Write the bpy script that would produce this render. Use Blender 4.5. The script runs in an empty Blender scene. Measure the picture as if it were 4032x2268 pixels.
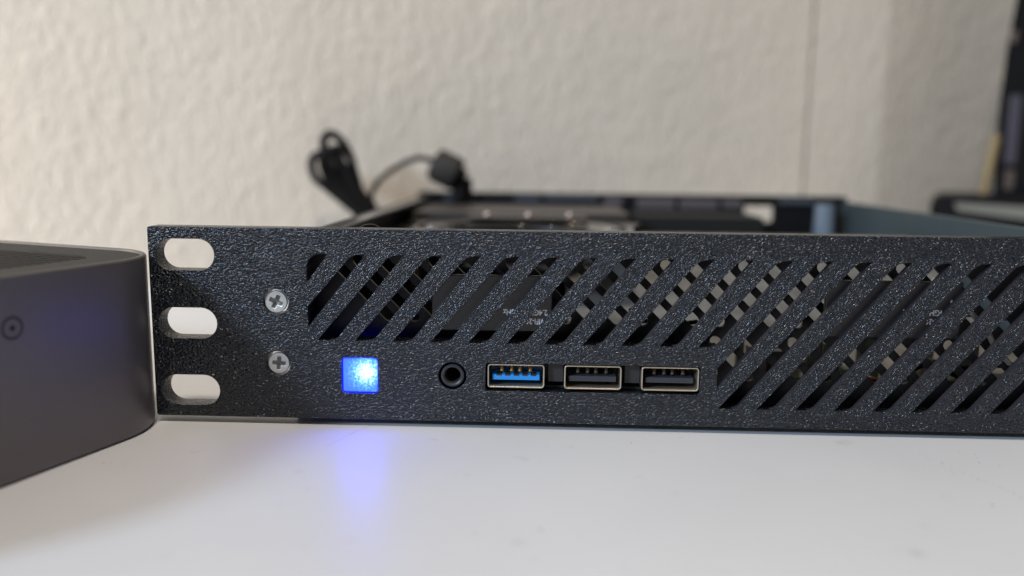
import bpy, bmesh, math, random
from mathutils import Vector, Matrix
random.seed(7)
C = bpy.context.scene.collection
S = 0.001                      # everything below is written in millimetres

# ------------------------------------------------------------------ camera
def setup_camera():
    cam = bpy.data.cameras.new("camera")
    o = bpy.data.objects.new("camera", cam); C.objects.link(o)
    yaw, pitch, roll = -0.0338, 0.1545, 0.0114
    cy, sy, cp, sp = math.cos(yaw), math.sin(yaw), math.cos(pitch), math.sin(pitch)
    f = Vector((sy, cy, 0)); r = Vector((cy, -sy, 0)); u = Vector((0, 0, 1))
    f, u = cp * f - sp * u, sp * f + cp * u
    cr, sr = math.cos(roll), math.sin(roll)
    r, u = cr * r + sr * u, cr * u - sr * r
    m = Matrix((r, u, -f)).transposed().to_4x4()
    m.translation = Vector((89.383, -186.665, 60.664)) * S
    o.matrix_world = m
    cam.sensor_width = 36; cam.lens = 3296.2 / 4032 * 36
    cam.clip_start = 0.01; cam.clip_end = 20
    cam.dof.use_dof = True; cam.dof.focus_distance = 0.1935
    cam.dof.aperture_fstop = cam.lens / 5.0
    bpy.context.scene.camera = o
setup_camera()

# ------------------------------------------------------------------ world, lamps, exposure
w = bpy.data.worlds.new("World"); bpy.context.scene.world = w; w.use_nodes = True
bg = w.node_tree.nodes["Background"]
bg.inputs[0].default_value = (0.86, 0.93, 1.0, 1); bg.inputs[1].default_value = 0.13

def area(name, loc, target, size, power, color, size_y=None):
    l = bpy.data.lights.new(name, 'AREA'); l.energy = power; l.color = color
    l.size = size
    if size_y: l.shape = 'RECTANGLE'; l.size_y = size_y
    o = bpy.data.objects.new(name, l); C.objects.link(o)
    o.location = loc
    o.rotation_euler = (Vector(target) - Vector(loc)).to_track_quat('-Z', 'Y').to_euler()
    return o
# cool window light from the left, slightly in front; warm ceiling lamp overhead
area("window_light", (-1.23, -1.20, 0.82), (0.0, 0.0, 0.02), 0.26, 31, (0.60, 0.77, 1.0), 0.26)
area("ceiling_lamp", (0.06, -0.45, 1.35), (0.08, 0.1, 0.0), 0.14, 12.9, (1.0, 0.89, 0.77))
area("wall_fill", (-0.40, 0.00, 0.13), (-0.04, 0.21, 0.06), 0.10, 0.60, (1.0, 0.79, 0.56))  # unseen fill added to warm and brighten the wall from the left
vs = bpy.context.scene.view_settings
vs.view_transform = 'Standard'; vs.look = 'None'; vs.exposure = 0.0; vs.gamma = 1.0
try: bpy.context.scene.display_settings.display_device = 'sRGB'
except Exception: pass

# ------------------------------------------------------------------ materials
MATS = {}
def mat(name, color, rough=0.5, metal=0.0, spec=0.5, bump=None, emis=None, var=None, coat=0):
    """bump = (scale_xyz, noise_scale, detail, distance, strength, rot_y)"""
    if name in MATS: return MATS[name]
    m = bpy.data.materials.new(name); m.use_nodes = True
    nt = m.node_tree; b = nt.nodes["Principled BSDF"]
    b.inputs["Base Color"].default_value = (*color, 1)
    b.inputs["Roughness"].default_value = rough
    b.inputs["Metallic"].default_value = metal
    b.inputs["Specular IOR Level"].default_value = spec
    if coat: b.inputs["Coat Weight"].default_value = coat; b.inputs["Coat Roughness"].default_value = 0.1
    tc = nt.nodes.new("ShaderNodeTexCoord")
    if bump:
        sc, ns, det, dist, stren, rot = bump
        mp = nt.nodes.new("ShaderNodeMapping"); mp.vector_type = 'POINT'
        # rotate first, then stretch
        r0 = nt.nodes.new("ShaderNodeMapping"); r0.inputs["Rotation"].default_value = (0, rot, 0)
        nt.links.new(tc.outputs["Object"], r0.inputs[0]); nt.links.new(r0.outputs[0], mp.inputs[0])
        mp.inputs["Scale"].default_value = sc
        n = nt.nodes.new("ShaderNodeTexNoise"); n.inputs["Scale"].default_value = ns
        n.inputs["Detail"].default_value = det; n.inputs["Roughness"].default_value = 0.55
        nt.links.new(mp.outputs[0], n.inputs["Vector"])
        bp = nt.nodes.new("ShaderNodeBump"); bp.inputs["Distance"].default_value = dist
        bp.inputs["Strength"].default_value = stren
        nt.links.new(n.outputs["Fac"], bp.inputs["Height"]); nt.links.new(bp.outputs[0], b.inputs["Normal"])
    if var:                                    # (scale, amount): soft colour variation
        n2 = nt.nodes.new("ShaderNodeTexNoise"); n2.inputs["Scale"].default_value = var[0]
        n2.inputs["Detail"].default_value = 4
        nt.links.new(tc.outputs["Object"], n2.inputs["Vector"])
        mx = nt.nodes.new("ShaderNodeMix"); mx.data_type = 'RGBA'
        mx.inputs[6].default_value = (*[c * (1 - var[1]) for c in color], 1)
        mx.inputs[7].default_value = (*[min(1, c * (1 + var[1])) for c in color], 1)
        nt.links.new(n2.outputs["Fac"], mx.inputs[0]); nt.links.new(mx.outputs[2], b.inputs["Base Color"])
    if emis:
        b.inputs["Emission Color"].default_value = (*emis[0], 1); b.inputs["Emission Strength"].default_value = emis[1]
    MATS[name] = m
    return m

def printed_plastic(name, rot, stretch, amount):
    """black printed plastic, pebbled by the textured print bed, with toolpath ridges"""
    m = bpy.data.materials.new(name); m.use_nodes = True
    nt = m.node_tree; L = nt.links.new; b = nt.nodes["Principled BSDF"]
    b.inputs["Base Color"].default_value = (0.004, 0.0062, 0.0115, 1)
    b.inputs["Roughness"].default_value = 0.23
    b.inputs["Specular IOR Level"].default_value = 0.6
    tc = nt.nodes.new("ShaderNodeTexCoord")
    r0 = nt.nodes.new("ShaderNodeMapping"); r0.inputs["Rotation"].default_value = (0, rot, 0)
    mp = nt.nodes.new("ShaderNodeMapping"); mp.inputs["Scale"].default_value = stretch
    L(tc.outputs["Object"], r0.inputs[0]); L(r0.outputs[0], mp.inputs[0])
    n1 = nt.nodes.new("ShaderNodeTexNoise"); n1.inputs["Scale"].default_value = 1500
    n1.inputs["Detail"].default_value = 2.5; n1.inputs["Roughness"].default_value = 0.6; n1.inputs["Distortion"].default_value = 0.6
    L(mp.outputs[0], n1.inputs["Vector"])
    v = nt.nodes.new("ShaderNodeTexVoronoi"); v.feature = 'SMOOTH_F1'; v.inputs["Scale"].default_value = 2300
    v.inputs["Smoothness"].default_value = 0.4
    L(mp.outputs[0], v.inputs["Vector"])
    ad = nt.nodes.new("ShaderNodeMath"); ad.operation = 'MULTIPLY_ADD'; ad.inputs[1].default_value = -0.55
    L(v.outputs["Distance"], ad.inputs[0]); L(n1.outputs["Fac"], ad.inputs[2])
    wv = nt.nodes.new("ShaderNodeTexWave"); wv.wave_type = 'BANDS'; wv.bands_direction = 'X'
    wv.inputs["Scale"].default_value = 380; wv.inputs["Distortion"].default_value = 1.5; wv.inputs["Detail"].default_value = 1
    L(r0.outputs[0], wv.inputs["Vector"])
    ad2 = nt.nodes.new("ShaderNodeMath"); ad2.operation = 'MULTIPLY_ADD'; ad2.inputs[1].default_value = 0.04
    L(wv.outputs["Fac"], ad2.inputs[0]); L(ad.outputs[0], ad2.inputs[2])
    bp = nt.nodes.new("ShaderNodeBump"); bp.inputs["Distance"].default_value = 0.0004; bp.inputs["Strength"].default_value = amount
    L(ad2.outputs[0], bp.inputs["Height"])
    # each pebble of the print bed leaves its own small facet
    vf = nt.nodes.new("ShaderNodeTexVoronoi"); vf.inputs["Scale"].default_value = 3100
    L(mp.outputs[0], vf.inputs["Vector"])
    sb = nt.nodes.new("ShaderNodeVectorMath"); sb.operation = 'SUBTRACT'; sb.inputs[1].default_value = (0.5, 0.5, 0.5)
    L(vf.outputs["Color"], sb.inputs[0])
    sc = nt.nodes.new("ShaderNodeVectorMath"); sc.operation = 'SCALE'; sc.inputs["Scale"].default_value = 0.43
    L(sb.outputs[0], sc.inputs[0])
    av = nt.nodes.new("ShaderNodeVectorMath"); av.operation = 'ADD'
    L(bp.outputs[0], av.inputs[0]); L(sc.outputs[0], av.inputs[1])
    nv = nt.nodes.new("ShaderNodeVectorMath"); nv.operation = 'NORMALIZE'
    L(av.outputs[0], nv.inputs[0]); L(nv.outputs[0], b.inputs["Normal"])
    MATS[name] = m
    return m

SL = 0.8541                               # slat lean, dx per dz
ANG = math.atan2(1, SL)
M_panel = printed_plastic("printed_plastic_panel", 0.0, (0.72, 1, 1.15), 1.0)
M_slat = printed_plastic("printed_plastic_slat", ANG, (0.72, 1, 1.15), 1.0)
M_slatside = mat("printed_plastic_side", (0.016, 0.015, 0.021), 0.5, bump=((1, 14, 1), 300, 2, 0.00003, 0.5, 0))
M_black = mat("black_plastic", (0.006, 0.006, 0.007), 0.45, spec=0.3, bump=((1, 1, 1), 900, 2, 0.00003, 0.5, 0))
M_blackmetal = mat("powder_coated_black_steel", (0.006, 0.006, 0.008), 0.38, spec=0.4, bump=((1, 1, 1), 1200, 2, 0.00004, 0.6, 0))
M_gloss = mat("glossy_black_cover", (0.015, 0.015, 0.015), 0.07, spec=1.0)
M_steel = mat("galvanised_steel", (0.42, 0.40, 0.36), 0.35, metal=0.8, var=(60, 0.25))
M_slate = mat("coated_side_wall", (0.11, 0.145, 0.155), 0.32, metal=0.5)
M_grey = mat("charcoal_plastic", (0.028, 0.026, 0.026), 0.5)
M_bracket = mat("brushed_dark_metal", (0.10, 0.09, 0.08), 0.35, metal=0.6)
M_screw = mat("zinc_screw", (0.62, 0.62, 0.60), 0.42, metal=0.75, bump=((1, 1, 1), 900, 3, 0.00004, 0.5, 0), var=(700, 0.15))
M_recess = mat("screw_recess", (0.16, 0.155, 0.14), 0.4, metal=0.7, bump=((1, 1, 1), 1500, 3, 0.0001, 0.8, 0))
M_shell = mat("connector_shell", (0.58, 0.50, 0.39), 0.33, metal=0.85)
M_shellin = mat("connector_shell_inside", (0.06, 0.055, 0.05), 0.5, metal=0.4)
M_blue = mat("blue_connector_plastic", (0.02, 0.32, 0.85), 0.4, bump=((1, 1, 1), 900, 2, 0.00003, 0.4, 0))
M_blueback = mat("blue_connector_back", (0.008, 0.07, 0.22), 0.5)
M_tongue = mat("dark_connector_plastic", (0.045, 0.045, 0.055), 0.45, bump=((1, 1, 1), 900, 2, 0.00003, 0.4, 0))
M_brass = mat("brass_contact", (0.42, 0.27, 0.10), 0.35, metal=0.85)
M_dim = mat("dull_contact", (0.11, 0.09, 0.07), 0.5, metal=0.5)
M_pcb = mat("module_black", (0.045, 0.043, 0.045), 0.38)
M_print = mat("white_print", (0.85, 0.87, 0.9), 0.6)
M_white_wire = mat("white_wire", (0.55, 0.52, 0.50), 0.45)
M_copper = mat("copper", (0.45, 0.20, 0.09), 0.4, metal=0.6)
M_board = mat("circuit_board", (0.02, 0.03, 0.022), 0.5)
M_cable = mat("cable_rubber", (0.005, 0.0045, 0.0045), 0.55, spec=0.12)
M_ferrite = mat("ferrite_housing", (0.024, 0.022, 0.020), 0.6, spec=0.25)
M_alu = mat("dark_anodised_aluminium", (0.145, 0.130, 0.130), 0.42, metal=0.4, bump=((1, 1, 1), 3500, 2, 0.00001, 0.3, 0), var=(40, 0.04))
M_alurim = mat("bevelled_rim", (0.10, 0.095, 0.088), 0.45, metal=0.2)
M_lid = mat("dark_lid", (0.014, 0.013, 0.013), 0.6, spec=0.3)
M_rib = mat("lid_ribs", (0.004, 0.004, 0.004), 0.6, spec=0.2)
M_port1 = mat("port_plate_blue_grey", (0.06, 0.07, 0.085), 0.5)
M_port2 = mat("port_plate_mauve_grey", (0.085, 0.075, 0.080), 0.5)
M_lamp_grey = mat("pale_grey_plastic", (0.22, 0.22, 0.19), 0.5)
M_yellow = mat("yellow_wood", (0.26, 0.19, 0.09), 0.5)
M_mauve = mat("mauve_grey_plastic", (0.07, 0.065, 0.085), 0.5)
M_brown = mat("brown_cap", (0.11, 0.085, 0.075), 0.5)
M_beige = mat("beige_label", (0.50, 0.44, 0.35), 0.5)
M_dust = mat("dust_speck", (0.15, 0.145, 0.14), 0.9)
M_hair = mat("hair_fibre", (0.25, 0.22, 0.2), 0.4)

def table_material():
    m = bpy.data.materials.new("white_laminate"); m.use_nodes = True
    nt = m.node_tree; L = nt.links.new; b = nt.nodes["Principled BSDF"]
    b.inputs["Roughness"].default_value = 0.44; b.inputs["Specular IOR Level"].default_value = 0.5
    tc = nt.nodes.new("ShaderNodeTexCoord")
    n = nt.nodes.new("ShaderNodeTexNoise"); n.inputs["Scale"].default_value = 14; n.inputs["Detail"].default_value = 5
    L(tc.outputs["Object"], n.inputs["Vector"])
    cr = nt.nodes.new("ShaderNodeValToRGB")
    cr.color_ramp.elements[0].position = 0.3; cr.color_ramp.elements[0].color = (0.585, 0.59, 0.60, 1)
    cr.color_ramp.elements[1].position = 0.7; cr.color_ramp.elements[1].color = (0.635, 0.64, 0.65, 1)
    L(n.outputs["Fac"], cr.inputs[0])
    # sparse faint smudges
    n3 = nt.nodes.new("ShaderNodeTexNoise"); n3.inputs["Scale"].default_value = 130; n3.inputs["Detail"].default_value = 3
    L(tc.outputs["Object"], n3.inputs["Vector"])
    c3 = nt.nodes.new("ShaderNodeValToRGB")
    c3.color_ramp.elements[0].position = 0.67; c3.color_ramp.elements[0].color = (0, 0, 0, 1)
    c3.color_ramp.elements[1].position = 0.80; c3.color_ramp.elements[1].color = (0.35, 0.35, 0.35, 1)
    L(n3.outputs["Fac"], c3.inputs[0])
    mx = nt.nodes.new("ShaderNodeMix"); mx.data_type = 'RGBA'; mx.inputs[7].default_value = (0.33, 0.32, 0.31, 1)
    L(c3.outputs[0], mx.inputs[0]); L(cr.outputs[0], mx.inputs[6]); L(mx.outputs[2], b.inputs["Base Color"])
    n2 = nt.nodes.new("ShaderNodeTexNoise"); n2.inputs["Scale"].default_value = 1500; n2.inputs["Detail"].default_value = 2
    L(tc.outputs["Object"], n2.inputs["Vector"])
    bp = nt.nodes.new("ShaderNodeBump"); bp.inputs["Distance"].default_value = 0.00004; bp.inputs["Strength"].default_value = 0.8
    L(n2.outputs["Fac"], bp.inputs["Height"]); L(bp.outputs[0], b.inputs["Normal"])
    return m
M_table = table_material()

def wall_material():
    m = bpy.data.materials.new("painted_woodchip_wall"); m.use_nodes = True
    nt = m.node_tree; L = nt.links.new; b = nt.nodes["Principled BSDF"]
    b.inputs["Roughness"].default_value = 0.55; b.inputs["Specular IOR Level"].default_value = 0.3
    tc = nt.nodes.new("ShaderNodeTexCoord")
    n0 = nt.nodes.new("ShaderNodeTexNoise"); n0.inputs["Scale"].default_value = 9; n0.inputs["Detail"].default_value = 3
    L(tc.outputs["Object"], n0.inputs["Vector"])
    cr = nt.nodes.new("ShaderNodeValToRGB")
    cr.color_ramp.elements[0].position = 0.3; cr.color_ramp.elements[0].color = (0.65, 0.588, 0.50, 1)
    cr.color_ramp.elements[1].position = 0.7; cr.color_ramp.elements[1].color = (0.71, 0.643, 0.55, 1)
    L(n0.outputs["Fac"], cr.inputs[0]); L(cr.outputs[0], b.inputs["Base Color"])
    mp = nt.nodes.new("ShaderNodeMapping"); mp.inputs["Scale"].default_value = (1.0, 1.0, 0.6)
    L(tc.outputs["Object"], mp.inputs[0])
    n1 = nt.nodes.new("ShaderNodeTexNoise"); n1.inputs["Scale"].default_value = 205; n1.inputs["Detail"].default_value = 1.0
    n1.inputs["Distortion"].default_value = 0.8
    L(mp.outputs[0], n1.inputs["Vector"])
    n2 = nt.nodes.new("ShaderNodeTexNoise"); n2.inputs["Scale"].default_value = 22; n2.inputs["Detail"].default_value = 3
    L(tc.outputs["Object"], n2.inputs["Vector"])
    ad = nt.nodes.new("ShaderNodeMath"); ad.operation = 'MULTIPLY_ADD'; ad.inputs[1].default_value = 1.2
    L(n2.outputs["Fac"], ad.inputs[0]); L(n1.outputs["Fac"], ad.inputs[2])
    bp = nt.nodes.new("ShaderNodeBump"); bp.inputs["Distance"].default_value = 0.0010; bp.inputs["Strength"].default_value = 1.0
    L(ad.outputs[0], bp.inputs["Height"]); L(bp.outputs[0], b.inputs["Normal"])
    return m
M_wall = wall_material()

def led_material():
    """translucent button face lit from behind by a lamp sitting right of its middle"""
    m = bpy.data.materials.new("lit_button"); m.use_nodes = True
    nt = m.node_tree; L = nt.links.new; b = nt.nodes["Principled BSDF"]
    b.inputs["Base Color"].default_value = (0.05, 0.12, 0.5, 1); b.inputs["Roughness"].default_value = 0.3
    tc = nt.nodes.new("ShaderNodeTexCoord")
    sub = nt.nodes.new("ShaderNodeVectorMath"); sub.operation = 'DISTANCE'
    sub.inputs[1].default_value = (0.0015, 0.0, 0.0008)
    L(tc.outputs["Object"], sub.inputs[0])
    n = nt.nodes.new("ShaderNodeTexNoise"); n.inputs["Scale"].default_value = 1800; n.inputs["Detail"].default_value = 3
    L(tc.outputs["Object"], n.inputs["Vector"])
    k = nt.nodes.new("ShaderNodeMath"); k.operation = 'MULTIPLY_ADD'; k.inputs[1].default_value = 0.0062; 
    L(n.outputs["Fac"], k.inputs[0]); L(sub.outputs["Value"], k.inputs[2])
    mr = nt.nodes.new("ShaderNodeMapRange"); mr.inputs["From Min"].default_value = 0.0042; mr.inputs["From Max"].default_value = 0.0090
    mr.inputs["To Min"].default_value = 0; mr.inputs["To Max"].default_value = 1
    L(k.outputs[0], mr.inputs["Value"])
    cr = nt.nodes.new("ShaderNodeValToRGB"); e = cr.color_ramp.elements
    e[0].position = 0.0; e[0].color = (0.045, 0.085, 1.0, 1)
    e[1].position = 1.0; e[1].color = (0.0016, 0.0055, 0.8, 1)
    for p, c in ((0.16, (0.020, 0.045, 0.9, 1)), (0.42, (0.005, 0.018, 0.85, 1)), (0.7, (0.002, 0.008, 0.8, 1))):
        x = e.new(p); x.color = c
    L(mr.outputs[0], cr.inputs[0])
    L(cr.outputs[0], b.inputs["Emission Color"]); b.inputs["Emission Strength"].default_value = 25.0
    MATS["lit_button"] = m
    return m
M_led = led_material()
M_ledside = mat("lit_button_side", (0.02, 0.03, 0.4), 0.4, emis=((0.004, 0.012, 1.0), 8))

# ------------------------------------------------------------------ helpers
def origin(o):
    v = Vector((0, 0, 0))
    while o is not None: v = v + o.location; o = o.parent
    return v
def thing(name, label, cat, loc=(0, 0, 0), group=None):
    o = bpy.data.objects.new(name, None); C.objects.link(o); o.empty_display_size = 0.01
    o.location = Vector(loc) * S; o['label'] = label; o['category'] = cat
    if group: o['group'] = group
    return o
def link(name, me, m, parent=None, loc=None, smooth=False):
    """mesh given in world millimetres; becomes local to its parent (or to loc)"""
    o = bpy.data.objects.new(name, me); C.objects.link(o)
    base = origin(parent) if parent else Vector((0, 0, 0))
    own = Vector(loc) * S if loc else (base if parent else Vector((0, 0, 0)))
    me.transform(Matrix.Translation(-own) @ Matrix.Scale(S, 4))
    if parent: o.parent = parent
    o.location = own - base
    if m is not None: me.materials.append(m)
    if smooth:
        for p in me.polygons: p.use_smooth = True
    return o
def bm_obj(name, bm, m, parent=None, loc=None, smooth=False):
    me = bpy.data.meshes.new(name)
    bmesh.ops.recalc_face_normals(bm, faces=bm.faces)
    bm.to_mesh(me); bm.free()
    return link(name, me, m, parent, loc, smooth)
def add_box(bm, x0, x1, y0, y1, z0, z1, bev=0):
    r = bmesh.ops.create_cube(bm, size=1)
    vs_ = r['verts']
    for v in vs_:
        v.co = Vector(((x0 + x1) / 2 + v.co.x * (x1 - x0), (y0 + y1) / 2 + v.co.y * (y1 - y0), (z0 + z1) / 2 + v.co.z * (z1 - z0)))
    if bev:
        es = {e for v in vs_ for e in v.link_edges}
        bmesh.ops.bevel(bm, geom=list(es), offset=bev, segments=2, affect='EDGES', profile=0.5)
def box(name, x0, x1, y0, y1, z0, z1, m, parent=None, bev=0, loc=None):
    bm = bmesh.new(); add_box(bm, x0, x1, y0, y1, z0, z1, bev)
    return bm_obj(name, bm, m, parent, loc)
def plate(name, outer, holes, y0, y1, m, parent=None, bev=0.15, loc=None):
    """outline with holes in the XZ plane, y0 (front) to y1 (back), edges bevelled by bev"""
    cu = bpy.data.curves.new(name, 'CURVE'); cu.dimensions = '2D'; cu.fill_mode = 'BOTH'
    cu.extrude = (y1 - y0) / 2 - bev; cu.bevel_depth = bev; cu.bevel_resolution = 1; cu.offset = -bev
    for pts in [outer] + holes:
        sp = cu.splines.new('POLY'); sp.points.add(len(pts) - 1)
        for p, q in zip(sp.points, pts): p.co = (q[0], q[1], 0, 1)
        sp.use_cyclic_u = True
    t = bpy.data.objects.new("tmp_curve", cu); C.objects.link(t)
    dg = bpy.context.evaluated_depsgraph_get()
    me = bpy.data.meshes.new_from_object(t.evaluated_get(dg))
    bpy.data.objects.remove(t); bpy.data.curves.remove(cu)
    me.name = name; ym = (y0 + y1) / 2
    for v in me.vertices: v.co = Vector((v.co.x, ym - v.co.z, v.co.y))
    return link(name, me, m, parent, loc)
def circ(cx, cz, r, n=40):
    return [(cx + r * math.cos(2 * math.pi * i / n), cz + r * math.sin(2 * math.pi * i / n)) for i in range(n)]
def rrect(x0, x1, z0, z1, r, n=6):
    pts = []
    for cx, cz, a in ((x1 - r, z1 - r, 0), (x0 + r, z1 - r, 90), (x0 + r, z0 + r, 180), (x1 - r, z0 + r, 270)):
        for i in range(n + 1):
            t = math.radians(a + 90 * i / n); pts.append((cx + r * math.cos(t), cz + r * math.sin(t)))
    return pts
def lathe_y(name, cx, cz, prof, m, parent=None, n=40, smooth=True):
    """prof = [(radius, y)...] revolved about the Y axis through (cx, cz)"""
    bm = bmesh.new(); rings = []
    for r, y in prof:
        if r < 1e-6: rings.append([bm.verts.new((cx, y, cz))])
        else: rings.append([bm.verts.new((cx + r * math.cos(2 * math.pi * i / n), y, cz + r * math.sin(2 * math.pi * i / n))) for i in range(n)])
    for a, b in zip(rings, rings[1:]):
        for i in range(n):
            j = (i + 1) % n
            f = [a[i % len(a)], a[j % len(a)], b[j % len(b)], b[i % len(b)]]
            f = list(dict.fromkeys(f))
            if len(f) > 2: bm.faces.new(f)
    o = bm_obj(name, bm, m, parent)
    if smooth:
        for p in o.data.polygons: p.use_smooth = True
        o.data.set_sharp_from_angle(angle=math.radians(35))
    return o
def catmull(P, k=8):
    P = [Vector(p) for p in P]; P = [2 * P[0] - P[1]] + P + [2 * P[-1] - P[-2]]; out = []
    for i in range(1, len(P) - 2):
        for j in range(k):
            t = j / k; a, b, c, d = P[i - 1:i + 3]
            out.append(0.5 * (2 * b + (c - a) * t + (2 * a - 5 * b + 4 * c - d) * t * t + (3 * b - a - 3 * c + d) * t ** 3))
    out.append(P[-2]); return out
def add_tube(bm, P, r, n=10, k=8):
    Q = catmull(P, k); prev = None; up = Vector((0.13, 0.97, 0.21))
    for i, q in enumerate(Q):
        t = (Q[min(i + 1, len(Q) - 1)] - Q[max(i - 1, 0)]).normalized()
        s = t.cross(up).normalized(); up2 = s.cross(t); up = up2
        ring = [bm.verts.new(q + r * (math.cos(2 * math.pi * a / n) * s + math.sin(2 * math.pi * a / n) * up2)) for a in range(n)]
        if prev:
            for a in range(n): bm.faces.new((prev[a], prev[(a + 1) % n], ring[(a + 1) % n], ring[a]))
        else: bm.faces.new(ring[::-1])
        prev = ring
    bm.faces.new(prev)
def tube(name, P, r, m, parent=None, n=10, k=8, loc=None):
    bm = bmesh.new(); add_tube(bm, P, r, n, k)
    return bm_obj(name, bm, m, parent, loc, smooth=True)

def loft(name, rings, m, parent, cap0=True, cap1=True):
    bm = bmesh.new(); R = [[bm.verts.new(p) for p in r] for r in rings]; n = len(R[0])
    for a, b in zip(R, R[1:]):
        for i in range(n): bm.faces.new((a[i], a[(i + 1) % n], b[(i + 1) % n], b[i]))
    if cap0: bm.faces.new(R[0])
    if cap1: bm.faces.new(R[-1])
    o = bm_obj(name, bm, m, parent)
    for p in o.data.polygons: p.use_smooth = True
    o.data.set_sharp_from_angle(angle=math.radians(30))
    return o
def cyl_between(name, a, b, prof, m, parent, n=24):
    a, b = Vector(a), Vector(b); t = (b - a).normalized(); s_ = t.cross(Vector((0, 1, .1))).normalized(); u_ = s_.cross(t); L_ = (b - a).length
    return loft(name, [[a + t * (L_ * f) + r * (math.cos(2 * math.pi * i / n) * s_ + math.sin(2 * math.pi * i / n) * u_) for i in range(n)] for f, r in prof], m, parent)
# ------------------------------------------------------------------ setting: table and wall
TZ = -1.6
bm = bmesh.new(); add_box(bm, -900, 1000, -420, 640, TZ - 25, TZ)
table = bm_obj("table_top", bm, M_table); table['kind'] = 'structure'; table['label'] = 'white laminate table top with faint smudges and specks'
def wy(x): return 190 + 0.33 * (x + 128)
def wall_strip(name, x0, x1, z0, z1, thick=12):
    bm = bmesh.new()
    n = Vector((0.33, -1, 0)).normalized()
    a = Vector((x0, wy(x0), 0)); b = Vector((x1, wy(x1), 0))
    vs_ = [bm.verts.new(p + Vector((0, 0, z))) for p in (a, b, b - n * thick, a - n * thick) for z in (z0, z1)]
    for f in ((0, 2, 3, 1), (2, 4, 5, 3), (4, 6, 7, 5), (6, 0, 1, 7), (1, 3, 5, 7), (0, 6, 4, 2)): bm.faces.new([vs_[i] for i in f])
    o = bm_obj(name, bm, M_wall); o['kind'] = 'structure'; return o
o = wall_strip("wall", -900, 241.4, TZ, 700)
o['label'] = 'cream woodchip textured wall behind the devices'
o = wall_strip("wall", 244.0, 291, TZ, 700)
o['label'] = 'right hand length of cream wall beyond the vertical seam'
bm = bmesh.new()
p0 = Vector((291, wy(291), 0)); p1 = p0 + Vector((0.89, 0.456, 0)) * 700; tn = Vector((-0.456, 0.89, 0)) * 12  # turn added so this length faces away from the lamps and darkens
v_ = [bm.verts.new(p + Vector((0, 0, z))) for p in (p0, p1, p1 + tn, p0 + tn) for z in (TZ, 700)]
for f in ((0, 2, 3, 1), (2, 4, 5, 3), (4, 6, 7, 5), (6, 0, 1, 7), (1, 3, 5, 7), (0, 6, 4, 2)): bm.faces.new([v_[i] for i in f])
o = bm_obj("wall", bm, M_wall); o['kind'] = 'structure'; o['label'] = 'right end of the wall, turned away from the lamps to darken it'
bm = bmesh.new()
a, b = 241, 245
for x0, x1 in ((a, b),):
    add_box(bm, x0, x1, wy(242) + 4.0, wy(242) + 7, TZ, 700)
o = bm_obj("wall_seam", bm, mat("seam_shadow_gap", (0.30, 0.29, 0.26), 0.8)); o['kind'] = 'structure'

# ------------------------------------------------------------------ the rack server
SRV = thing("rack_server", "black short rack server with slatted front, glowing blue button and three ports", "server", (0, 0, TZ))
ZT = 44.39; ZAT, ZL1, ZL2 = 38.60, 18.76, 4.45; AX1, AX2, AX3 = 36.33, 130.04, 217.7
X0, P, W = 42.15, 8.6977, 4.12
def stad(cx, cz, hw, hh, n=12):
    pts = []
    for sgn, a0 in ((1, -90), (-1, 90)):
        for i in range(n + 1):
            t = math.radians(a0 + 180 * i / n); pts.append((cx + sgn * (hw - hh) + hh * math.cos(t), cz + hh * math.sin(t)))
    return pts
outer = rrect(0, 254, 0, ZT, 0.6, 3)
ap = [(AX1, ZL1)]
for i in range(7):
    t = math.radians(180 - 15 * i); ap.append((AX1 + 3.2 + 3.2 * math.cos(t), ZAT - 3.2 + 3.2 * math.sin(t)))
ap += [(AX3, ZAT), (AX3, ZL2), (AX2, ZL2), (AX2, ZL1)]
holes = [ap]
for k in (-1, 0, 1):
    for cx in (8.35, 254 - 8.35): holes.append(stad(cx, 22.15 + 15.875 * k, 6.85, 3.62))
for cx in (29.0, 225.0):
    for cz in (27.4, 12.95): holes.append(circ(cx, cz, 2.95))
holes.append(rrect(43.95, 52.25, 6.35, 14.65, 0.9))
holes.append(circ(69.57, 10.87, 3.2))
holes.append(rrect(77.2, 126.25, 7.48, 14.03, 0.6))
plate("front_panel", outer, holes, 0, 5, M_panel, SRV, 0.12)

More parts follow.
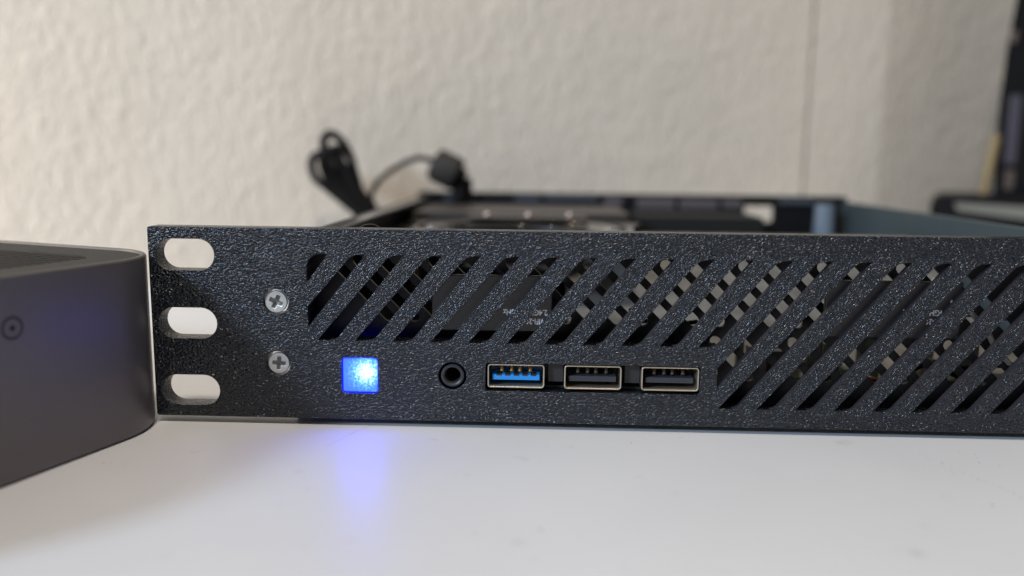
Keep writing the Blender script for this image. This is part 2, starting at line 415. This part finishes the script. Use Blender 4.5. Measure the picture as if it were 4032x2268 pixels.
def bez(c, a, b, n=6):
    return [((1 - t) ** 2 * a[0] + 2 * t * (1 - t) * c[0] + t * t * b[0], (1 - t) ** 2 * a[1] + 2 * t * (1 - t) * c[1] + t * t * b[1]) for t in [i / n for i in range(n + 1)]]
nrm = math.hypot(SL, 1); ux, uz = SL / nrm, 1 / nrm
def Rk(k, z): return X0 + k * P - SL * (ZAT - z)
def Lk(k, z): return Rk(k, z) - W
slats = []
for k in range(0, 26):
    T = 1.8; B = 1.1; ext = 1.3
    pts = []
    # top: from the left edge line to the right edge line with the rounded obtuse corner
    xr = Lk(k + 1, ZAT)
    top = [(Rk(k, ZAT), ZAT + ext)]
    # right edge going down
    top += [(xr + T, ZAT + ext)] + bez((xr, ZAT), (xr + T, ZAT), (xr - T * ux, ZAT - T * uz))
    if Rk(k, ZL1) > AX2 or k == 12:
        zb, wallx = ZL2, AX2
    else:
        zb, wallx = ZL1, AX1
    xlb, xrb = Rk(k, zb), Lk(k + 1, zb)
    if k == 12:
        zc = ZAT - (Rk(13, ZAT) - W - (AX2 - 1.2)) / SL
        poly = top + [(AX2 - 1.2, zc), (AX2 - 1.2, ZL1 - ext)]
        c = (Rk(k, ZL1), ZL1)
        poly += [(c[0] - 2, ZL1 - ext)] + bez(c, (c[0] - B, ZL1), (c[0] + B * ux, ZL1 + B * uz))
    elif xrb < wallx:                      # both edges end on the upright wall of the opening
        zr = ZAT - (Rk(k + 1, ZAT) - W - (wallx - ext)) / SL; zl = ZAT - (Rk(k, ZAT) - (wallx - ext)) / SL
        poly = top + [(wallx - ext, zr), (wallx - ext, zl)]
    elif xlb - B < wallx:                  # left edge on the wall, right edge on the sill
        zl = ZAT - (Rk(k, ZAT) - (wallx - ext)) / SL
        poly = top + [(xrb, zb), (xrb - ext * 0.8, zb - ext), (wallx - ext, zb - ext), (wallx - ext, zl)]
    else:
        c = (xlb, zb)
        poly = top + [(xrb, zb), (xrb - ext * 0.8, zb - ext), (xlb - B, zb - ext)] + bez(c, (xlb - B, zb), (xlb + B * ux, zb + B * uz))
    if max(p[0] for p in poly) > AX3 + ext:     # cut at the right end of the opening
        lim = AX3 + ext; out = []
        for i_, a in enumerate(poly):
            b = poly[(i_ + 1) % len(poly)]
            if a[0] <= lim: out.append(a)
            if (a[0] <= lim) != (b[0] <= lim):
                t = (lim - a[0]) / (b[0] - a[0]); out.append((lim, a[1] + t * (b[1] - a[1])))
        poly = out
        if len(poly) < 3: continue
    o = plate("slat", poly, [], -0.045, 1.7, M_slat, SRV, 0.04)
    o.data.materials.append(M_slatside)
    for p_ in o.data.polygons:
        if abs(p_.normal.y) < 0.3: p_.material_index = 1
    slats.append(o)

# --- countersunk screws
def screw(cx, cz, r, ang, yf):
    n = 5; a, w2 = 0.62 * r, 0.17 * r
    cross = []
    for q in range(4):
        t = ang + q * math.pi / 2; d = (math.cos(t), math.sin(t)); e = (-d[1], d[0])
        for s, u in ((w2 * 1.15, -w2 * 1.15), (a, -w2), (a, w2)):
            cross.append((cx + s * d[0] + u * e[0], cz + s * d[1] + u * e[1]))
    o = plate("screw", circ(cx, cz, r, 36), [cross], yf, yf + 0.9, M_screw, SRV, 0.12)
    lathe_y("screw_recess", cx, cz, [(0, yf + 0.75), (0.2 * r, yf + 0.7), (0.55 * r, yf + 0.28), (0.8 * r, yf + 0.3)], M_recess, o, 24)
screw(28.88, 27.41, 2.58, math.radians(65), 0.6)
screw(29.07, 12.93, 2.50, math.radians(84), 0.75)
screw(225.1, 27.41, 2.55, 0.3, 0.4); screw(225.1, 12.93, 2.55, 1.1, 0.4)

# --- glowing power button
bx, bz = 48.1, 10.5
pb = link("power_button", (lambda bm: (add_box(bm, bx - 4, bx + 4, 0.25, 7.5, bz - 4, bz + 4, 0.45), bm.to_mesh(me := bpy.data.meshes.new("power_button")), bm.free(), me)[-1])(bmesh.new()), M_led, SRV, (bx, 0.25, bz))
pb.data.materials.append(M_ledside)
for p in pb.data.polygons:
    if p.center.y > 0.0006: p.material_index = 1

# --- headphone jack
lathe_y("headphone_jack", 69.55, 10.85, [(2.75, 6), (2.75, 0.75), (2.62, 0.45), (2.25, 0.38), (1.95, 0.55), (1.78, 1.1), (1.75, 9), (0, 9)],
        mat("jack_plastic", (0.03, 0.03, 0.032), 0.42, bump=((1, 1, 1), 1100, 2, 0.00003, 0.5, 0)), SRV, 48)

# --- ports
ZB, ZU = 8.16, 13.75
for k in range(3):
    x = 77.63 + 17.66 * k; blue = (k == 0); yf = 0.6
    sh = plate("usb_port", rrect(x, x + 13.1, ZB, ZU, 0.75, 5), [rrect(x + .3, x + 12.8, ZB + .3, ZU - .3, 0.5, 5)], yf, 12, M_shell, SRV, 0.05)
    sh['label'] = 'blue tongued usb port' if blue else 'black tongued usb port'
    box("port_lining", x + .37, x + 12.73, 8.5, 9.5, ZB + .37, ZU - .37, M_blueback if blue else M_shellin, sh)
    mt = M_blue if blue else M_tongue
    box("tongue", x + 1.1, x + 12.0, 1.7, 8.6, 9.75, 11.05, mt, sh, 0.12)
    if blue:
        for q in range(5): box("tongue_notch", x + 2.0 + q * 2.0, x + 3.25 + q * 2.0, 1.66, 4.2, 10.75, 11.09, M_shellin, sh)
        box("port_lining", x + .6, x + 12.5, 5.6, 8.4, 11.1, 13.3, M_blueback, sh)
    for q, px in enumerate((2.7, 5.0, 6.9, 9.3)):
        tube("contact", [(x + px + .5, 8.4, 12.7), (x + px + .5, 5.0, 12.8), (x + px + .5, 3.6, 12.2), (x + px + .5, 3.0, 11.4)], 0.5 if blue else 0.45, M_brass if blue else M_dim, sh, 8, 3)
for x0, x1 in ((92.2, 94.2), (109.9, 111.9)):
    box("port_spacer", x0 - .6, x1 + .9, 2.6, 6, 9.3, 14.6, M_grey, SRV, 0.1)
box("port_board", 76, 128, 4.2, 26, 6.6, 8.0, M_board, SRV)

# --- inner grille: steel front of the chassis with rows of leaning slots
def slot45(x, z, L, hw=1.22, n=5):
    d = (0.7071, -0.7071); e = (0.7071, 0.7071); pts = []
    ax, az = x, z; bx_, bz_ = x + d[0] * L, z + d[1] * L
    for i in range(n + 1):
        t = math.radians(90 + 180 * i / n); pts.append((ax + hw * (-math.cos(t + math.pi) * d[0] + math.sin(t) * e[0]), az + hw * (-math.cos(t + math.pi) * d[1] + math.sin(t) * e[1])))
    for i in range(n + 1):
        t = math.radians(270 + 180 * i / n); pts.append((bx_ + hw * (math.cos(t) * d[0] + math.sin(t) * e[0]), bz_ + hw * (math.cos(t) * d[1] + math.sin(t) * e[1])))
    return pts
gh = []
x = 40.0
while x < 190:
    gh.append(slot45(x, 36.3, 19.0)); x += 6.05
x = 131.0
while x < 200:
    gh.append(slot45(x, 18.3, 12.0)); x += 6.05
GY = 9.0
gh = [h for h in gh if max(p[0] for p in h) < 222]
plate("inner_grille", [(33, 0), (228, 0), (228, 40.8), (33, 40.8)], gh, GY, GY + 1.2, M_blackmetal, SRV, 0.05)

# --- chassis shell
XL, XR, YR, ZC = 33.0, 229.0, 210.0, 42.3
box("side_wall", XL - 1.4, XL, 5.02, YR, TZ, ZC, M_blackmetal, SRV, 0.3)
sw = box("side_wall", XR, XR + 1.4, 5.02, YR, TZ, ZC, M_slate, SRV, 0.3)
box("chassis_floor", XL + .02, XR - .02, 5.1, YR - .1, TZ + .05, TZ + 1.4, M_steel, SRV)
cyl_between("light_spot_post", (217, 196, TZ + 1.5), (217, 196, 41.6), ((0, 5.2), (1, 4.2)), mat("light_spot_blue", (0.16, 0.20, 0.25), 0.25), SRV)  # post added; its pale blue imitates a light spot in the corner
# rear panel: rounded top corners, port plates in two tones
plate("rear_panel", rrect(30.5, 232, TZ, 44.4, 2.2, 5), [rrect(184.5, 198.0, 32.2, 39.6, 1)], YR + .1, YR + 3, M_black, SRV, 0.3)
for a_, b_, z0, z1, m_ in ((44, 58, 39.8, 42.6, M_port1), (77, 89, 40.4, 42.8, M_port1), (91, 116, 41.0, 43.2, M_port1),
                         (119, 127.5, 38.8, 43.0, M_port2), (134, 152, 37.4, 42.8, M_port2), (154, 172, 37.6, 42.6, M_port2),
                         (174, 183, 38.2, 42.8, M_port2), (200, 216, 40.6, 43.2, M_port1)):
    box("port_plate", a_, b_, YR - 1.2, YR + .08, z0, z1, m_, SRV, 0.3)
box("rear_bay", 129, 183, YR - 40, YR - 4, TZ + 1.5, 36.6, mat("bay_black", (0.003, 0.003, 0.003), 0.7), SRV)
box("wall_lip", XL, XL + 4.5, 8, YR - 1, ZC - 1.0, ZC - 0.1, mat("satin_black_lip", (0.03, 0.03, 0.03), 0.18, spec=0.8), SRV, 0.2)
# loose dark parts standing between grille and the light-catching plate
rp = random.Random(11)
for n_ in range(34):
    cx_, cy_ = rp.uniform(96, 200), rp.uniform(14, 34); sx_, sz_ = rp.uniform(1.2, 6), rp.uniform(3, 16)
    q = rp.random()
    box("component", cx_, cx_ + sx_, cy_, cy_ + rp.uniform(1.5, 4), 4.4, 4.4 + sz_, M_board if q < .5 else (M_pcb if q < .8 else M_recess), SRV, 0.15)
for n_ in range(10):
    x_ = rp.uniform(95, 190); z_ = rp.uniform(8, 26)
    tube("inner_wire", [(x_, 13 + n_ * .3, z_), (x_ + 6, 15, z_ + rp.uniform(-3, 6)), (x_ + 13, 13.5, z_ + rp.uniform(-6, 6)), (x_ + 20, 16, z_ + rp.uniform(-4, 8))], 0.6, M_cable if n_ % 3 else M_copper, SRV, 8, 5)
# inner deck with the big round fan opening, clamp bar with three screws
def flat(name, outer_xy, holes_xy, z0, z1, m, parent, bev=0.1):
    o = plate(name, outer_xy, holes_xy, z0, z1, m, None, bev)
    # plate lies in XZ with depth along Y: turn it flat, front side up
    me = o.data; pl = origin(parent)
    for v in me.vertices: v.co = Vector((v.co.x, v.co.z, v.co.y)) - pl
    me.flip_normals()
    o.parent = parent; o.location = (0, 0, 0)
    return o
flat("deck_cover", [(40, 60), (118, 60), (121, 104), (127, 128), (122, 143), (40, 143)], [circ(83, 82, 26, 64)], 36.2, 37.0, M_gloss, SRV)
arc = lambda r_: [(83 + r_ * math.cos(math.radians(a_)), 102 + r_ * math.sin(math.radians(a_))) for a_ in range(-10, 191, 5)]
flat("fan_rim", arc(35.6) + arc(33.6)[::-1], [], 36.9, 37.5, M_black, SRV, 0.05)
flat("fan_collar", arc(33.3) + arc(27.5)[::-1], [], 36.9, 37.3, mat("satin_ring_metal", (0.24, 0.22, 0.20), 0.25, metal=0.6), SRV, 0.05)
flat("fan_ring", circ(83, 82, 25.9, 64), [circ(83, 82, 23.5, 64)], 33, 36.9, M_black, SRV)
flat("fan_hub", circ(83, 82, 11, 40), [], 24, 31, M_black, SRV)
for q in range(9):
    a_ = q * 2 * math.pi / 9
    pts = [(83 + r_ * math.cos(a_ + t_), 82 + r_ * math.sin(a_ + t_)) for r_, t_ in ((11, 0), (17, .12), (23, .35), (23, .75), (17, .45), (11, .35))]
    flat("fan_blade", pts, [], 27, 28, M_black, SRV, 0.05)
clamp = box("clamp_bar", 62, 107, 122, 132, 37.6, 39.2, M_bracket, SRV, 1.1)
for sx, sy in ((69.3, 126), (84.7, 127), (100.1, 128)):
    bm = bmesh.new(); bmesh.ops.create_uvsphere(bm, u_segments=16, v_segments=8, radius=1.7, matrix=Matrix.Translation((sx, sy, 39.3)) @ Matrix.Diagonal((1, 1, .8, 1)))
    bm_obj("clamp_screw", bm, mat("pinkish_screw", (0.42, 0.35, 0.32), 0.5, metal=0.9), SRV, smooth=True)
box("drive_cage", 38, 124, 146, 200, 8, 39.3, mat("drive_cage_metal", (0.07, 0.06, 0.055), 0.4, metal=0.4), SRV, 0.6)
box("main_board", 40, 222, 30, 190, 3.0, 4.4, M_board, SRV)
bm = bmesh.new()
v_ = [bm.verts.new(p) for p in ((98, 36, 5), (222, 36, 5), (222, 122, 34), (98, 122, 34))]
bm.faces.new(v_); d_ = bmesh.ops.extrude_face_region(bm, geom=bm.faces[:])
for v in d_['geom']:
    if isinstance(v, bmesh.types.BMVert): v.co.z -= 1
bm_obj("light_catch_plate", bm, mat("light_catch_metal", (0.12, 0.118, 0.108), 0.5, metal=0.1, var=(160, 0.8)), SRV)  # tilted pale plate added to catch overhead light behind the slots
bm = bmesh.new(); bmesh.ops.create_uvsphere(bm, u_segments=20, v_segments=10, radius=3.0, matrix=Matrix.Translation((185.0, 14.0, 31.0)))
bm_obj("pale_dome", bm, mat("pale_teal_plastic", (0.34, 0.42, 0.39), 0.4), SRV, smooth=True)
# --- aerial modules with upside-down print, coax wires with copper tips
def text_mesh(name, s, x_right, z_bottom, width, height, y, m, parent):
    """text turned by 180 degrees (upside down), its first letter at x_right"""
    cu = bpy.data.curves.new(name, 'FONT'); cu.body = s; cu.extrude = 0.0; cu.offset = 0.028
    t = bpy.data.objects.new("tmp_text", cu); C.objects.link(t)
    dg = bpy.context.evaluated_depsgraph_get(); me = bpy.data.meshes.new_from_object(t.evaluated_get(dg))
    bpy.data.objects.remove(t)
    xs = [v.co.x for v in me.vertices]; ys = [v.co.y for v in me.vertices]
    for v in me.vertices:
        u = (v.co.x - min(xs)) / (max(xs) - min(xs)); q = (v.co.y - min(ys)) / (max(ys) - min(ys))
        v.co = Vector((x_right - u * width, y, z_bottom + height * (1 - q)))
    return link(name, me, m, parent)
for mx0, mx1, mz0, mz1, tx, tz1, tz2 in ((64.6, 92.2, 21.2, 34.1, 91.2, 24.95, 22.95), (153.9, 184.2, 21.2, 34.2, 181.4, 26.45, 24.5)):
    am = box("aerial_module", mx0, mx1, 2.05, 3.4, mz0, mz1, M_pcb, SRV, 0.25)
    text_mesh("module_print", "2.4GHz / 5GHz", tx, tz1, 10.2, 1.4, 2.02, M_print, am)
    text_mesh("module_print", "WIFI-26", tx, tz2 - 0.1, 4.9, 1.4, 2.02, M_print, am)
tube("coax_wire", [(181.5, 2.5, 29.9), (184.5, 3.2, 29.6), (188, 4.6, 26.6), (192.5, 6.2, 22.4), (194.5, 6.2, 19.0), (199, 7.4, 14.5)], 0.62, M_white_wire, SRV)
tube("coax_tip", [(178.6, 2.5, 29.3), (179.8, 2.5, 29.5), (181.4, 2.5, 29.8)], 0.42, M_copper, SRV)
for cx, cz in ((162, 15.2), (176.5, 13.8), (150, 14.2)):
    bm = bmesh.new(); bmesh.ops.create_uvsphere(bm, u_segments=14, v_segments=8, radius=1.3, matrix=Matrix.Translation((cx, GY + 3.5, cz)))
    bm_obj("orange_component", bm, M_copper, SRV, smooth=True)

# ------------------------------------------------------------------ compact dark computer on the left
BOXT = thing("mini_computer", "dark grey metal mini computer with rounded corner and ribbed lid at left", "computer", (-54, -28, TZ))
nA = Vector((0.940, -0.342)); nB = Vector((0.342, 0.940))
cA, cB, SIZE, RAD = 4.3, 6.3, 128.0, 19.0
def mc(inset, z, r=None, n=14):
    """ring of the rounded square, inset from the outer wall"""
    rr = max((RAD if r is None else r) - inset, 0.5); pts = []
    cs = [(cA - inset, cB - inset), (cA - inset, cB - SIZE + inset), (cA - SIZE + inset, cB - SIZE + inset), (cA - SIZE + inset, cB - inset)]
    sg = [(1, 1), (1, -1), (-1, -1), (-1, 1)]
    for (a, b), (sa, sb) in zip(cs, sg):
        ca, cb = a - sa * rr, b - sb * rr
        for i in range(n + 1):
            t = math.pi / 2 * i / n
            if sa * sb > 0: t = math.pi / 2 - t
            q = nA * (ca + sa * rr * math.cos(t)) + nB * (cb + sb * rr * math.sin(t))
            pts.append(Vector((q.x, q.y, z)))
    return pts
loft("body", [mc(1.2, TZ + 0.02), mc(0.4, TZ + 0.3), mc(0, TZ + 1.1), mc(0, 37.6)], M_alu, BOXT, True, False)
loft("rim", [mc(0.0, 37.58), mc(0.25, 37.95), mc(0.7, 38.1), mc(1.15, 38.0), mc(1.3, 37.5)], M_alurim, BOXT, False, False)
lid = loft("lid", [mc(1.3, 36.9), mc(1.6, 37.35), mc(1.7, 37.6), mc(12, 37.6), mc(12.3, 36.0)], M_lid, BOXT, False, True)
bm = bmesh.new()
s = 0.0
while s < SIZE - 27:
    b0 = cB - 13.2 - s
    for hw, in ((0.75,),):
        q = [nA * (cA - 12.6) + nB * (b0 + hw), nA * (cA - 12.6) + nB * (b0 - hw), nA * (cA - SIZE + 13) + nB * (b0 - hw), nA * (cA - SIZE + 13) + nB * (b0 + hw)]
        v_ = [bm.verts.new((p.x, p.y, z)) for z in (35.9, 37.35) for p in q]
        for f in ((0, 1, 2, 3), (4, 7, 6, 5), (0, 4, 5, 1), (1, 5, 6, 2), (2, 6, 7, 3), (3, 7, 4, 0)): bm.faces.new([v_[i] for i in f])
    s += 2.3
rb = bm_obj("lid_ribs", bm, M_rib, lid); rb['kind'] = 'stuff'
# recessed side screw
def disc_on_A(name, c, r0, r1, off, m, parent, n=32):
    t = Vector((-nA.y, nA.x, 0)); N = Vector((nA.x, nA.y, 0)); bm = bmesh.new(); c = Vector(c) + N * off
    o_ = [bm.verts.new(c + r1 * (math.cos(a) * t + math.sin(a) * Vector((0, 0, 1)))) for a in [2 * math.pi * i / n for i in range(n)]]
    if r0 > 0:
        i_ = [bm.verts.new(c - N * 0.0 + r0 * (math.cos(a) * t + math.sin(a) * Vector((0, 0, 1)))) for a in [2 * math.pi * i / n for i in range(n)]]
        for i in range(n): bm.faces.new((o_[i], o_[(i + 1) % n], i_[(i + 1) % n], i_[i]))
    else: bm.faces.new(o_)
    d_ = bmesh.ops.extrude_face_region(bm, geom=bm.faces[:])
    for v in d_['geom']:
        if isinstance(v, bmesh.types.BMVert): v.co -= N * 0.3
    return bm_obj(name, bm, m, parent)
sc_c = (nA.x * cA - 0.342 * 0, 0, 0)
pA = Vector((-8.9, -36.9, 28.2)); pA2 = nA * cA + nB * Vector((pA.x, pA.y)).dot(nB); cS = (pA2.x, pA2.y, 28.2)
ss = disc_on_A("side_screw", cS, 0, 1.82, 0.06, M_alu, BOXT)
disc_on_A("screw_gap", cS, 1.80, 2.2, 0.03, M_rib, ss)
star = disc_on_A("screw_socket", cS, 0, 0.55, 0.09, M_rib, ss, 6)

# ------------------------------------------------------------------ power cable behind
CAB = thing("power_cable", "looped black cable bundle with thick barrel filter behind the server", "cable", (5, 205, TZ))
A_ = [(8.0, 205, 24), (7.6, 205, 33.8), (4.1, 205, 45.8), (1.7, 205, 54.4), (-0.3, 205, 61.4), (-3.9, 205, 67.4), (-8, 205, 70.4), (-10.9, 205, 69.8), (-12.4, 205, 66.5), (-11.9, 205, 62.1), (-8.3, 205, 56.8), (-1.8, 205, 47), (3.9, 205, 38.8), (7, 205, 24)]
B_ = [(6, 208, 24), (1.9, 208, 33.6), (-3.5, 208, 38.5), (-11, 208, 44.7), (-16.8, 208, 49.6), (-18.9, 208, 55), (-18.6, 208, 58.7), (-15.6, 208, 61.2), (-12.3, 208, 58.4), (-9.5, 208, 51.8), (-5, 208, 44.8), (1.6, 208, 36.5), (7, 208, 24)]
C_ = [(9, 202, 24), (5.4, 202, 34.4), (-3.7, 202, 43), (-9.4, 202, 48.6), (-12.1, 202, 55.1), (-12, 202, 60.8), (-8.6, 202, 63.3), (-4.5, 202, 60.1), (-2.6, 202, 55.2), (.6, 202, 47.9), (6.7, 202, 38.2), (9, 202, 24)]
D_ = [(14, 200, 22), (11.6, 200, 34.6), (9.2, 200, 39.9), (3.9, 200, 46.4), (-.5, 200, 53.7), (-7, 200, 57.4), (-5, 201, 50), (0, 202, 42), (6, 202, 33), (10, 202, 22)]
S_ = [(13, 205, 24), (11.9, 205, 35.2), (9.8, 205, 39.7), (10.3, 205, 43.8), (13.7, 205, 49.7), (19.6, 205, 54.2), (27.1, 205, 58.4), (33.3, 205, 59.9), (40, 205.6, 58.5)]
for q in (A_, B_, C_, D_): tube("cable_loop", q, 2.0, M_cable, CAB)
tube("cable_loop", [(p[0] + 1.8, p[1] + 3, p[2] - 3.5) for p in C_], 1.45, M_cable, CAB)
tube("cable_loop", [(p[0] * .9 + 2.5, p[1] - 4, p[2] * .9 + 1) for p in A_], 1.45, M_cable, CAB)
tube("cable_strand", S_, 1.25, M_cable, CAB)
cyl_between("barrel_filter", (38.2, 206, 58.0), (50.8, 206, 51.8), ((0, 2.5), (.02, 5.6), (.08, 7.2), (.18, 8.0), (.88, 8.0), (.98, 7.0), (1, 3)), M_ferrite, CAB)
cyl_between("plug", (48.6, 207, 52.0), (52.6, 207, 49.6), ((0, 4.5), (0.3, 5.4), (.85, 5.2), (1, 4.2)), M_cable, CAB)
cyl_between("plug", (51.9, 207.5, 51.0), (51.9, 207.5, 41.0), ((0, 4.4), (.1, 5.0), (1, 5.0)), M_cable, CAB)
cyl_between("cable_tie", (6.6, 203.5, 34.6), (7.6, 203.5, 32.4), ((0, 6.6), (1, 6.6)), M_black, CAB)

# ------------------------------------------------------------------ things at the right edge
DOCK = thing("docking_slab", "flat black rounded slab with pale grey stripe behind the server's right side", "device", (360, 300, TZ))
dk = plate("casing", rrect(297, 440, TZ, 43.4, 5.5, 7), [], 270, 330, M_black, DOCK, 1.0)
for v in dk.data.vertices: v.co.x += 0.47 * (v.co.y + 0.03)
bm = bmesh.new()
v_ = [bm.verts.new(p) for p in ((309.5, 269.4, 39.6), (311.5, 269.4, 35.4), (352, 269.4, 30.6), (430, 269.4, 25), (430, 269.4, 32), (352, 269.4, 37.6))]
f = bm.faces.new(v_); d_ = bmesh.ops.extrude_face_region(bm, geom=[f])
for v in d_['geom']:
    if isinstance(v, bmesh.types.BMVert): v.co.y += 0.8
bm_obj("front_stripe", bm, M_lamp_grey, DOCK)
TOW = thing("tall_black_case", "tall black upright case cut off by the right edge of the picture", "computer case", (375, 295, 43.4))
bm = bmesh.new()
prof = [(338.3, 43.6), (337.0, 60), (336.6, 92), (337.4, 118), (339.6, 142), (343, 180), (430, 180), (430, 43.6)]
a_ = [bm.verts.new((x, 286, z)) for x, z in prof]; b_ = [bm.verts.new((x + 22, 326, z)) for x, z in prof]
bm.faces.new(a_); bm.faces.new(b_)
for i in range(len(prof)): bm.faces.new((a_[i], a_[(i + 1) % len(prof)], b_[(i + 1) % len(prof)], b_[i]))
bm_obj("casing", bm, M_black, TOW)
box("front_inset", 341.5, 348, 284.6, 285.9, 60, 97, M_mauve, TOW, 0.8)
box("side_cap", 338.6, 342.0, 284.4, 285.9, 124, 131, M_brown, TOW, 0.8)
box("lower_inset", 343, 348, 284.8, 285.9, 46, 57, M_brown, TOW, 0.6)
bm = bmesh.new()
for n_, (x, y, r) in enumerate(((0, 0, 0),)): pass
STK = cyl_between("yellow_stick", (331.6, 284, 43.6), (335.2, 284, 76.0), ((0, 2.5), (0.02, 2.6), (.97, 2.4), (1, 2.2)), M_yellow, None)
STK['label'] = 'short pale yellow stick standing against the tall black case'; STK['category'] = 'stick'

# ------------------------------------------------------------------ small things: hair, specks
h = tube("hair_strand", [(47.8, 4.0, 44.43), (48.94, 4.0, 45.06), (50.58, 4.1, 45.23), (51.6, 4.2, 44.96), (52.41, 4.3, 44.5)], 0.035, M_hair, None, 6)
h['label'] = 'single thin hair arching over the top edge of the front panel'; h['category'] = 'hair'
bm = bmesh.new(); rnd = random.Random(3)
def speck(x, y, r, sq=0.6):
    n = 7; c = [bm.verts.new((x + r * (0.7 + .5 * rnd.random()) * math.cos(2 * math.pi * i / n), y + sq * r * (0.7 + .5 * rnd.random()) * math.sin(2 * math.pi * i / n), TZ + 0.01)) for i in range(n)]
    t = bm.verts.new((x, y, TZ + 0.05 + r * .25))
    for i in range(n): bm.faces.new((c[i], c[(i + 1) % n], t))
for x, y, r in ((110.2, -7.6, .22), (90.2, -52.6, .35), (173.3, -37.5, .35), (182.3, -14.9, .22), (170.7, -38.8, .12), (183.9, -10, .18), (181.5, -8.2, .15), (183.2, -12.1, .14), (185.7, -16.5, .15), (1.4, -27.3, .25), (2.6, -26.6, .15), (46.1, -37.9, .2), (79.2, -54.6, .3)): speck(x, y, r)
for _ in range(40): speck(rnd.uniform(0, 200), rnd.uniform(-70, -4), rnd.uniform(.04, .09))
def scuff(pts, wd):
    for a, b in zip(pts, pts[1:]):
        a, b = Vector((*a, TZ + 0.012)), Vector((*b, TZ + 0.012)); d = (b - a).normalized(); e = Vector((-d.y, d.x, 0)) * wd / 2
        bm.faces.new([bm.verts.new(p) for p in (a - e, b - e, b + e, a + e)])
scuff([(50.5, 1), (47.4, -5.0), (44.4, -12.4), (43.5, -14.0)], .045)
for i_ in range(26):
    x_, y_ = 170.9 + rnd.gauss(0, .35) + (26 - i_) * .5, -40 + i_ * 1.15
    scuff([(x_, y_), (x_ + rnd.uniform(-.2, .4), y_ + rnd.uniform(.3, 1.1))], rnd.uniform(.03, .09))
for i_ in range(14):
    x_, y_ = rnd.uniform(5, 60), rnd.uniform(-70, -22); scuff([(x_, y_), (x_ + rnd.uniform(-1.5, 1.5), y_ + rnd.uniform(-.6, .6))], .05)
o = bm_obj("dust", bm, M_dust); o['kind'] = 'stuff'; o['label'] = 'dust specks scattered over the white table top'; o['category'] = 'dust'
